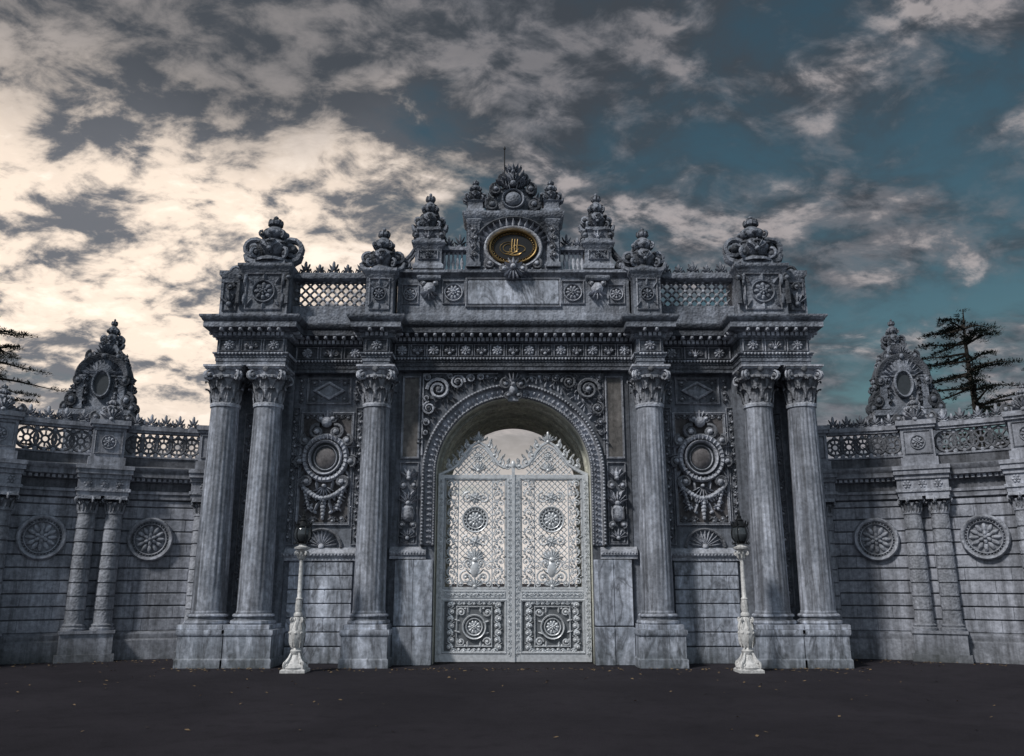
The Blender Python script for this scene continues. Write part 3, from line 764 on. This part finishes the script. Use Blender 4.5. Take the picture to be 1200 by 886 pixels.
# ------------------------------------------------------------------ WING WALLS
RW=10.0; P0=math.radians(8)
def wpos(side,s,w=0.0):
    ph=P0+s/RW
    x=6.6+RW*(sin(ph)-sin(P0)); y=1.6-RW*(cos(P0)-cos(ph))
    x+=-sin(ph)*w; y+=-cos(ph)*w
    return side*x,y
def WF(side,s0,z0=0.0):
    def F(u,v,w):
        x,y=wpos(side,s0+side*u,w); return (x,y,z0+v)
    return F
def wing(side):
    root=empty('curved_palace_wall')
    B=MB();Q=MB();L=MB()
    ss=[-.6+i*.3 for i in range(37)]
    pts=[wpos(side,s) for s in ss]
    if side<0: pts=pts[::-1]
    prof=[(-.5,0),(.14,0),(.14,.42),(.10,.46),(.10,.56),(.06,.60),(0,.62)]
    z=.62; rows=[]
    while z<3.5:
        rows.append(z)
        z+=.284
    prof+=[(-.035,.625),(-.035,3.61),(0,3.62),(.05,3.64),(.05,3.74),(.08,3.76),(.08,3.82),(.02,3.84),(.02,4.02),(.07,4.04),(.10,4.10),(.22,4.14),(.22,4.24),(.26,4.30),(.28,4.36),(.10,4.40),(.05,4.42),(.05,4.60),(.08,4.62),(.08,4.66),(-.25,4.67),(-.5,4.67)]
    sweep(B,pts,prof)
    rr=random.Random(5+side)
    for ri,z in enumerate(rows):
        s=-.5+(ri%2)*.42
        while s<9.9:
            ln=rr.choice((.84,.84,.76,.92)); e=s+ln; k=rr.uniform(-.006,.006); n=3
            z1=min(z+.262,3.60)
            ps=[wpos(side,s+.004+(ln-.008)*i/n) for i in range(n+1)]
            if side<0: ps=ps[::-1]
            sweep(B,ps,[(-.05,z+.003),(-.012+k,z+.004),(k,z+.016),(k,z1-.012),(-.012+k,z1),(-.05,z1)])
            s=e
    s=-.4
    while s<9.8:
        fbox(Q,WF(side,s),-.035,.035,4.05,4.12,.05,.15); s+=.12
    pairs=[(.95,0),(3.21,1),(5.5,1),(7.8,1),(9.6,1)]
    for s0,pr in pairs:
        F=WF(side,s0)
        hw=.56 if pr else .30
        fbox(B,F,-hw-.06,hw+.06,0,.16,-.1,.46); fbox(B,F,-hw,hw,.16,.60,-.1,.40); fbox(B,F,-hw-.03,hw+.03,.60,.66,-.1,.43)
        for off in ((-.29,.29) if pr else (0,)):
            x,y=wpos(side,s0+off,.12)
            pf=[(.26,0),(.27,.05),(.23,.08),(.245,.12),(.21,.15)]
            zz=.16
            while zz<2.5:
                pf+=[(.205,zz),(.205-(zz*.008),zz+.26),(.185,zz+.27),(.185,zz+.285)]; zz+=.30
            pf+=[(.18,2.58),(.20,2.60),(.20,2.66),(.18,2.68),(.23,2.85)]
            lathe(L,x,y,.66,pf,18)
            for i in range(8):
                acanth(Q,x,y,3.30,2*pi*i/8,.185,.24,.075,.08)
            for i in range(4): spiral(Q,FR(x,y,3.56,pi/4+i*pi/2),(.24,0),.07,1.4,pi*.6,-1,.024,0,10)
            fbox(Q,sub(F,off,0),-.25,.25,3.58,3.66,.0,.37)
        fbox(B,F,-hw,hw,3.66,4.06,0,.30); fbox(Q,F,-hw-.04,hw+.04,3.76,3.83,0,.33)
        for i in range(3 if pr else 1):
            rosette(Q,sub(F,0,0,0,1,.30),((i-1)*.34 if pr else 0,3.94),.10,6,.04,False)
        fbox(B,F,-hw-.03,hw+.03,4.06,4.16,0,.34); fbox(B,F,-hw-.06,hw+.06,4.16,4.27,0,.39); fbox(B,F,-hw-.08,hw+.08,4.27,4.36,0,.42)
        pw=.36 if pr else .2
        fbox(B,F,-pw-.05,pw+.05,4.36,4.56,-.25,.34); fbox(B,F,-pw,pw,4.56,5.26,-.22,.28); fbox(B,F,-pw-.05,pw+.05,5.26,5.33,-.25,.33); fbox(B,F,-pw-.09,pw+.09,5.33,5.44,-.27,.37)
        G2=lambda u,v,w,F=F:F(u,v,w+.28)
        frame(Q,G2,-pw+.05,pw-.05,4.64,5.2,.03,.03)
        if pr:
            rosette(Q,G2,(0,4.92),.17,8,.05)
            x,y=wpos(side,s0,.05)
            blob(B,F,(0,5.44,.05),(.38,.22,.26),0,14,8)
            for q in (-1,1):
                for w in (-.1,.2): spiral(Q,F,(q*.36,5.52),.12,1.5,pi/2,-q,.035,w,16)
            fan(Q,sub(F,0,0,0,1,.28),(0,5.46),.26,.2,pi-.2,7,.09)
            finial(Q,x,y,5.60,.50,.34,.5,8)
    for s0 in (2.08,4.36,6.65,8.7):
        F=WF(side,s0)
        c=(0,2.70)
        disc(Q,F,c,.48,.012,None,36)
        ringF(Q,F,c,.51,.11,.12,None,40); ringF(Q,F,c,.37,.035,.08,None,36)
        for i in range(36):
            a=2*pi*i/36; blob(Q,F,(cos(a)*.386,2.70+sin(a)*.386,.05),(.018,.018,.03),0,6,4)
        rosette(Q,F,c,.33,12,.08,False)
    spans=[(1.2,2.80),(3.62,5.1),(5.9,7.4),(8.2,9.2),(-.3,.72)]
    for a,b in spans:
        n=max(2,int((b-a)/.30)); st=(b-a)/n
        for i in range(n):
            F=WF(side,a+(i+.5)*st)
            def rg(R,v,t,u=0.0):
                pts=[(u+R*cos(2*pi*k/18),v+R*sin(2*pi*k/18)*1.05,.0) for k in range(19)]; tube(L,F,pts,t,5)
            rg(st*.60,4.93,.036); rg(.075,4.93,.026)
            for k in range(4):
                aa=pi/4+k*pi/2; tube(L,F,[(cos(aa)*.07,4.93+sin(aa)*.07,0),(cos(aa)*.19,4.93+sin(aa)*.24,0)],.03,5)
                bb=k*pi/2; tube(L,F,[(cos(bb)*.07,4.93+sin(bb)*.07,0),(cos(bb)*.16,4.93+sin(bb)*.18,0)],.022,5)
            for vv in (4.70,5.16): blob(L,F,(st/2,vv,0),(.06,.07,.04),0,6,4); blob(L,F,(0,vv,0),(.06,.05,.04),0,6,4)
            palmette(Q,sub(F,0,5.38),.34,st*.95,.05)
            if i: palmette(Q,sub(F,-st/2,5.38),.22,st*.6,.04)
        ns=max(3,int((b-a)/.25))
        for i in range(ns):
            F=WF(side,a+(i+.5)*(b-a)/ns); h=(b-a)/ns/2+.001
            fbox(B,F,-h,h,5.22,5.28,-.10,.10); fbox(B,F,-h,h,5.28,5.38,-.14,.14)
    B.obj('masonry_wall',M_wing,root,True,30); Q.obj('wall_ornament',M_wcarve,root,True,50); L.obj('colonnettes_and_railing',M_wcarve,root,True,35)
wing(-1); wing(1)

# ------------------------------------------------------------------ TURRETS
def turret(cx,cy,rot):
    root=empty('stone_turret')
    B=MB();Q=MB();N=MB()
    block(B,-1.05,1.05,-.9,.9,[(.05,0),(.05,.6),(0,.7),(0,6.4),(.06,6.45),(.1,6.6),(.22,6.7),(.22,6.85),(0,6.9)])
    block(B,-.72,.72,-.6,.6,[(.05,6.9),(.05,7.0),(0,7.05),(0,8.0),(.08,8.05),(.14,8.15),(0,8.2)])
    F=P(0,-.62,0)
    pth=[(.86*cos(a),7.98+.62*sin(a)) for a in [pi*i/20 for i in range(21)]]
    sweepF(B,F,pth,[(-.10,-.5),(-.10,.10),(-.02,.16),(.08,.20),(.12,.16),(.12,-.5)])
    B.add([F(u,v,.05) for u,v in [(.8*cos(a),7.98+.56*sin(a)) for a in [pi*i/20 for i in range(21)]]],[tuple(range(21))])
    ringF(Q,F,(0,7.75),.36,.10,.18,.46,30); disc(N,F,(0,7.75),.27,.06,.36,24)
    for i in range(14):
        a=pi*(i+.5)/14; leafb(Q,F,(.5*cos(a),7.9+.42*sin(a)),.22,.06,a,.15)
    for q in (-1,1):
        for w in (-.3,.1):
            spiral(Q,F,(q*.98,7.22),.24,1.6,pi/2,-q,.08,w,20); spiral(Q,F,(q*.84,7.85),.17,1.5,pi/2,-q,.06,w,18)
            spiral(Q,F,(q*.50,8.62),.18,1.5,pi/2,-q,.06,w,18); spiral(Q,F,(q*1.2,6.98),.16,1.5,pi/2,-q,.06,w,16)
        rinceau(Q,F,(q*.55,7.1),(q*.55,8.0),4,.03,.12,.5,q)
        block(Q,q*.62,q*.86,-.72,-.5,[(.03,6.95),(.03,7.05),(0,7.1),(0,7.85),(.05,7.9),(.05,8.0),(0,8.02)])
        finial(Q,q*1.0,-.4,7.5,.6,.3,.4,8); finial(Q,q*.72,-.4,8.3,.5,.26,.4,8)
    for a in range(4):
        R=FR(0,0,0,a*pi/2+pi/4); tube(Q,R,[(.85,8.1,0),(.8,8.5,0),(.5,8.85,0),(.25,9.1,0)],[.1,.1,.09,.08],6)
    lathe(B,0,0,8.15,[(.78,0),(.80,.15),(.74,.4),(.58,.65),(.36,.85),(.22,.95),(.26,1.0),(.2,1.08)],20)
    fan(Q,P(0,-.66,0),(0,8.62),.42,.2,pi-.2,9,.15)
    finial(Q,0,0,9.0,1.05,.62,.9,8)
    for a in range(12): leafb(Q,FR(0,0,8.3,a*pi/6),(.74,0),.35,.06,1.7,.08)
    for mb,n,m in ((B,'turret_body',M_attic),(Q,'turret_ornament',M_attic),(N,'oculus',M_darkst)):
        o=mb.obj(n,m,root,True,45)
    root.location=(cx,cy,0); root.rotation_euler=(0,0,rot); root.scale=(.82,.82,1.0)
turret(-12.95,6.9,.15); turret(12.3,6.9,-.15)

# ------------------------------------------------------------------ LAMPS
def lamp(cx,cy):
    root=empty('street_lamp'); B=MB();N=MB();GL=MB()
    block(B,-.24,.24,-.24,.24,[(0,0),(0,.05),(-.03,.07)])
    lathe(B,0,0,.06,[(.24,0),(.25,.04),(.22,.07),(.17,.12),(.12,.20),(.09,.27),(.11,.30),(.12,.34),(.09,.37),(.08,.40),(.12,.48),(.155,.60),(.16,.70),(.13,.82),(.09,.92),(.07,.98),(.09,1.0),(.09,1.04),(.065,1.07),(.075,1.15),(.06,1.3),(.07,1.33),(.045,1.36),(.04,1.9),(.036,2.1),(.06,2.12),(.06,2.15),(.045,2.18),(.06,2.22),(.09,2.27),(.15,2.30),(.16,2.33),(.08,2.36),(.05,2.42)],16)
    for i in range(4):
        F=FR(0,0,0,pi/4+i*pi/2)
        spiral(B,F,(.20,.13),.08,1.5,pi*.7,-1,.03,0,14); tube(B,F,[(.22,.18,0),(.15,.26,0),(.11,.36,0)],[.04,.035,.02])
        spiral(B,F,(.13,.98),.05,1.4,pi/2,-1,.016,0,12); spiral(B,F,(.12,2.27),.045,1.4,pi/2,-1,.014,0,12)
    for i in range(8):
        F=FR(0,0,0,i*pi/4)
        leafb(B,sub(F,.11,.46,pi/2-.15),(0,0),.30,.035,0,.035); leafb(B,sub(F,.155,.80,pi/2+.3),(0,0),.24,.03,0,.03)
        leafb(B,sub(F,.06,1.14,pi/2),(0,0),.22,.018,0,.02); leafb(B,sub(F,.05,2.15,pi/2-.35),(0,0),.16,.022,0,.02)
        leafb(B,sub(F,.12,.1,pi/2+.2),(0,0),.2,.04,0,.04)
        blob(B,F,(.158,.74,0),(.02,.03,.03),0,6,4)
    z=2.44
    lathe(N,0,0,z,[(.05,0),(.10,.03),(.08,.05),(.12,.07)],12)
    lathe(GL,0,0,z,[(.115,.07),(.165,.14),(.175,.22),(.155,.31),(.13,.35)],16)
    lathe(N,0,0,z,[(.135,.345),(.155,.36),(.155,.38),(.12,.42),(.08,.47),(.09,.49),(.045,.54),(.05,.57),(.02,.60),(.025,.63),(.005,.72)],12)
    for i in range(6):
        F=FR(0,0,z,i*pi/3)
        tube(N,F,[(.11,.05,0),(.17,.14,0),(.181,.23,0),(.16,.34,0),(.13,.42,0)],.010,5)
        leafb(N,sub(F,.155,.37,pi/2-.2),(0,0),.11,.018,0,.015); spiral(N,F,(.15,.03),.035,1.3,pi/2,-1,.009,0,8)
    B.obj('post_and_base',M_lampw,root); N.obj('lantern_frame',M_lampd,root); GL.obj('lantern_glass',M_lglass,root)
    root.location=(cx,cy,.004)
lamp(-4.27,-1.86); lamp(4.60,-1.86)

# ------------------------------------------------------------------ TREES
def leafmat(name,c1,c2):
    m,nt,b=newmat(name); g=nt.nodes.new('ShaderNodeNewGeometry')
    n=noise(nt,g.outputs['Position'],1.3,3,.6)
    nt.links.new(mix(nt,mapr(nt,n,.4,.6),c1,c2),b.inputs['Base Color']); b.inputs['Roughness'].default_value=.8
    return m
M_leaf=leafmat('needle_foliage',(.018,.027,.024),(.042,.056,.042))
def cedar(x,y,h,spread,seed,low=.35,nl=46,taper=.8):
    # tiered cedar: near-horizontal limbs carrying flat needle sprays with pointed tips
    rnd=random.Random(seed); root=empty('cedar_tree'); B=MB();L=MB(); I3=lambda u,v,w:(x+u,y+w,v)
    tr=[];rs=[]
    for i in range(11):
        t=i/10; tr.append((rnd.uniform(-.08,.08),h*t*.98,rnd.uniform(-.08,.08))); rs.append(.28*(1-t)**.8+.02)
    tube(B,I3,tr,rs,8)
    def spray(p,d,l):
        n=int(34*l/.6)
        for _ in range(n):
            q=rnd.random(); wdt=.24*(1-q)**.8+.02
            o_=rnd.uniform(-wdt,wdt)
            px=p[0]+cos(d)*l*q-sin(d)*o_; pz=p[2]+sin(d)*l*q+cos(d)*o_; py=p[1]+rnd.gauss(0,.035)-q*q*.10
            ll=rnd.uniform(.07,.17); w=rnd.uniform(.015,.032); b=d+rnd.uniform(-1.1,1.1); el=rnd.uniform(-.2,.8)
            dx,dz,dy=cos(b)*cos(el)*ll,sin(b)*cos(el)*ll,sin(el)*ll
            sx,sz=-sin(b)*w,cos(b)*w
            o=len(L.v)
            for vv in ((px-sx,py-.01,pz-sz),(px+sx,py+.01,pz+sz),(px+dx+sx*.2,py+dy,pz+dz+sz*.2),(px+dx-sx*.2,py+dy,pz+dz-sz*.2)): L.v.append(I3(*vv))
            L.f.append((o,o+1,o+2,o+3))
    tiers=max(6,nl//4)
    for ti in range(tiers):
        t0=low+(1-low)*(ti/tiers)
        for k_ in range(5):
            t=t0+rnd.uniform(-.012,.012); z=h*t*.975; a=rnd.uniform(0,2*pi)
            L0=spread*((1-t)/(1-low))**taper*rnd.uniform(.55,1.15)+.35
            up=rnd.uniform(-.04,.16)
            pts=[];r=[]; bend=rnd.uniform(-.3,.3)
            for k in range(7):
                q=k/6; aa=a+bend*q; pts.append((cos(aa)*L0*q,z+L0*up*q+.05*sin(q*5+a)-q*q*.10*L0,sin(aa)*L0*q)); r.append(.05*(1-q)+.010)
            tube(B,I3,pts,r,5)
            for k in range(1,7):
                c=pts[k]; f=k/6
                for sd in (-1,1):
                    if rnd.random()<.9: spray(c,a+bend*f+sd*rnd.uniform(.5,1.2),rnd.uniform(.35,.75)*(1.1-.5*f))
            spray(pts[-1],a+bend,.55); spray(pts[-2],a+bend,.5)
    for k in range(6): spray((0,h*(.94+.008*k),0),k*1.1,.3)
    B.obj('trunk_and_limbs',M_bark,root); L.obj('needles',M_leaf,root,False)
cedar(19.5,15.5,13.5,4.1,3,.42,46,.6)
cedar(22.9,15,11.6,2.6,11,.4,44,.8)
cedar(16.9,16.5,9.6,2.6,23,.4,34,.7)
cedar(-22.1,15,13.0,4.3,5,.42,46,.6)
cedar(-25.0,16,12.0,4.0,8,.4,40,.6)

# ------------------------------------------------------------------ GROUND
def asphalt():
    m,nt,b=newmat('asphalt'); g=nt.nodes.new('ShaderNodeNewGeometry'); pos=g.outputs['Position']
    a=noise(nt,pos,.35,5,.6,.5); f=noise(nt,pos,60,2,.7); p=noise(nt,pos,3,5,.65)
    col=mix(nt,mapr(nt,a,.35,.65),(.019,.0172,.022),(.031,.028,.0345))
    col=mix(nt,mapr(nt,f,.55,.72,0,.5),col,(.085,.079,.09))
    col=mix(nt,mapr(nt,p,.5,.75,0,.6),col,(.011,.0105,.013))
    nt.links.new(col,b.inputs['Base Color']); b.inputs['Roughness'].default_value=.85; b.inputs['Specular IOR Level'].default_value=.15
    bp=nt.nodes.new('ShaderNodeBump'); bp.inputs['Strength'].default_value=.6; bp.inputs['Distance'].default_value=.012
    nt.links.new(mathn(nt,'ADD',f,p),bp.inputs['Height']); nt.links.new(bp.outputs[0],b.inputs['Normal'])
    return m
gm=MB(); gm.add([(-1500,-1500,0),(1500,-1500,0),(1500,1500,0),(-1500,1500,0)],[(0,1,2,3)])
gm.obj('ground',asphalt(),None,False)
lv=MB(); rnd=random.Random(2)
def addleaf(x,y):
    a=rnd.uniform(0,2*pi); l=rnd.uniform(.02,.045); w=l*.55; z=.008
    ca,sa=cos(a),sin(a)
    pts=[(-l,0,0),(0,-w,rnd.uniform(0,.02)),(l,0,.012),(0,w,rnd.uniform(0,.02))]
    lv.add([(x+p[0]*ca-p[1]*sa,y+p[0]*sa+p[1]*ca,z+p[2]) for p in pts],[(0,1,2,3)])
for i in range(520):
    x=rnd.uniform(-11,11); y=-1.15-abs(rnd.gauss(0,.35)) if abs(x)<7.2 else (1.3-(abs(x)-7)*.45)-abs(rnd.gauss(0,.5)); addleaf(x,y)
for i in range(120): addleaf(rnd.uniform(-9,9),rnd.uniform(-9,-1.5))
lv.obj('fallen_leaves',plain('dry_leaf',(.26,.18,.10),.8,0,.6,9),None,False)

# ------------------------------------------------------------------ WORLD
wd=bpy.data.worlds.new("World"); scene.world=wd; wd.use_nodes=True; nt=wd.node_tree
for n in list(nt.nodes): nt.nodes.remove(n)
out=nt.nodes.new('ShaderNodeOutputWorld')
SUN_EL=math.radians(46); SUN_AZ=math.radians(-135)
sky=nt.nodes.new('ShaderNodeTexSky'); sky.sky_type='NISHITA'; sky.sun_disc=False; sky.sun_elevation=SUN_EL; sky.sun_rotation=SUN_AZ
sky.air_density=1.2; sky.dust_density=.6; sky.ozone_density=2.0
skyc=mix(nt,1.0,sky.outputs[0],(.72,.92,.76),'MULTIPLY')
bg1=nt.nodes.new('ShaderNodeBackground'); bg1.inputs[1].default_value=.05; nt.links.new(skyc,bg1.inputs[0])
tc=nt.nodes.new('ShaderNodeTexCoord'); dirv=tc.outputs['Generated']
sp=nt.nodes.new('ShaderNodeSeparateXYZ'); nt.links.new(dirv,sp.inputs[0]); X,Y,Z=sp.outputs
zz=mathn(nt,'ADD',mathn(nt,'MAXIMUM',Z,0.0),.34)
cb=nt.nodes.new('ShaderNodeCombineXYZ'); nt.links.new(mathn(nt,'DIVIDE',X,zz),cb.inputs[0]); nt.links.new(mathn(nt,'DIVIDE',Y,zz),cb.inputs[1])
pv=cb.outputs[0]
big=noise(nt,mapping(nt,pv,(1,1,1),(0,0,.6)),1.5,6,.55,.35)
mid=noise(nt,mapping(nt,pv,(1.0,1.35,1),(0,0,-.6)),4.6,8,.60,.35)
fine=noise(nt,mapping(nt,pv,(1.0,1.3,1),(0,0,-.9)),13.0,6,.62,.3)
def dotn(v):
    n=nt.nodes.new('ShaderNodeVectorMath'); n.operation='DOT_PRODUCT'; nt.links.new(dirv,n.inputs[0]); L=math.sqrt(sum(a*a for a in v)); n.inputs[1].default_value=tuple(a/L for a in v); return n.outputs['Value']
glow=mapr(nt,dotn((-.54,.84,.36)),.83,.985,0,1,True)
top=mapr(nt,mathn(nt,'ADD',Z,mathn(nt,'MULTIPLY',mathn(nt,'SUBTRACT',big,.5),.35)),.42,.58,0,1,True)
glow=mathn(nt,'MULTIPLY',glow,mathn(nt,'SUBTRACT',1.0,mathn(nt,'MULTIPLY',top,.85)))
right=mapr(nt,X,-.05,.40,0,1,True)
cov=mathn(nt,'ADD',mathn(nt,'MULTIPLY',big,.5),mathn(nt,'MULTIPLY',mid,.5))
cov=mathn(nt,'ADD',cov,mapr(nt,X,-.30,.45,.15,.005))
cov=mathn(nt,'ADD',cov,mapr(nt,Z,.30,.08,0,.08))
mask=mapr(nt,cov,.43,.60,0,1,True)
dens=mapr(nt,cov,.50,.74,0,1,True)
brk=mathn(nt,'ADD',mathn(nt,'MULTIPLY',mid,.42),mathn(nt,'ADD',mathn(nt,'MULTIPLY',fine,.38),mathn(nt,'MULTIPLY',big,.20)))
brk2=mathn(nt,'ADD',brk,mathn(nt,'SUBTRACT',mathn(nt,'MULTIPLY',glow,.018),mathn(nt,'MULTIPLY',top,.03)))
lit=mapr(nt,brk2,.450,.550,0,1,True)
light_c=mix(nt,glow,(.165,.17,.19),(1.05,.88,.73))
dark_c=mix(nt,glow,(.055,.065,.079),(.17,.178,.20))
puff=mapr(nt,mathn(nt,'ADD',mathn(nt,'MULTIPLY',mid,.7),mathn(nt,'MULTIPLY',fine,.3)),.525,.62,0,1,True)
puff=mathn(nt,'MULTIPLY',puff,mathn(nt,'MAXIMUM',mapr(nt,top,0,1,.85,.30),mathn(nt,'MULTIPLY',right,.75)))
light_c=mix(nt,puff,light_c,mix(nt,glow,(.50,.45,.445),(1.30,1.12,.95)))
shade=mathn(nt,'MULTIPLY',lit,mapr(nt,mathn(nt,'SUBTRACT',dens,glow),0,1,1.0,.6))
cc=mix(nt,shade,dark_c,light_c)
hz=mapr(nt,Z,.26,.04,0,.8,True)
hzc=mix(nt,mapr(nt,X,-.35,.45),(.60,.55,.52),(.25,.27,.32))
hzc=mix(nt,mapr(nt,brk,.45,.56,.5,0),hzc,(.20,.21,.24))
hzc=mix(nt,mapr(nt,dotn((0,.98,.16)),.955,.992,0,.9,True),hzc,(1.0,.91,.84))
cc=mix(nt,hz,cc,hzc)
back=mapr(nt,Y,.15,-.4,0,1,True)   # unseen cloud deck behind camera, brightened to light the facade
cc=mix(nt,back,cc,mix(nt,lit,(.17,.20,.24),(.49,.55,.62)))
bg2=nt.nodes.new('ShaderNodeBackground'); bg2.inputs[1].default_value=1.0; nt.links.new(cc,bg2.inputs[0])
mx=nt.nodes.new('ShaderNodeMixShader'); nt.links.new(mathn(nt,'MAXIMUM',mask,hz),mx.inputs[0]); nt.links.new(bg1.outputs[0],mx.inputs[1]); nt.links.new(bg2.outputs[0],mx.inputs[2])
nt.links.new(mx.outputs[0],out.inputs[0])
sl=bpy.data.lights.new('sun','SUN'); sl.energy=2.4; sl.angle=math.radians(7); sl.color=(1,.965,.93)
so=bpy.data.objects.new('sun',sl); scene.collection.objects.link(so)
d=Vector((sin(SUN_AZ)*cos(SUN_EL),cos(SUN_AZ)*cos(SUN_EL),sin(SUN_EL)))
so.rotation_euler=d.to_track_quat('Z','Y').to_euler()

scene.view_settings.view_transform='Standard'
try: scene.view_settings.look='None'
except Exception: pass
scene.view_settings.exposure=0
cd=bpy.data.cameras.new('camera'); cam=bpy.data.objects.new('camera',cd); scene.collection.objects.link(cam)
cd.lens=29.4; cd.sensor_width=36; cd.clip_end=4000; cd.clip_start=.1
cam.location=(-.03,-19.1,1.7); cam.rotation_euler=(math.radians(90+13.76),0,0)
scene.camera=cam
print('VERTS',sum(len(o.data.vertices) for o in bpy.data.objects if o.type=='MESH'))
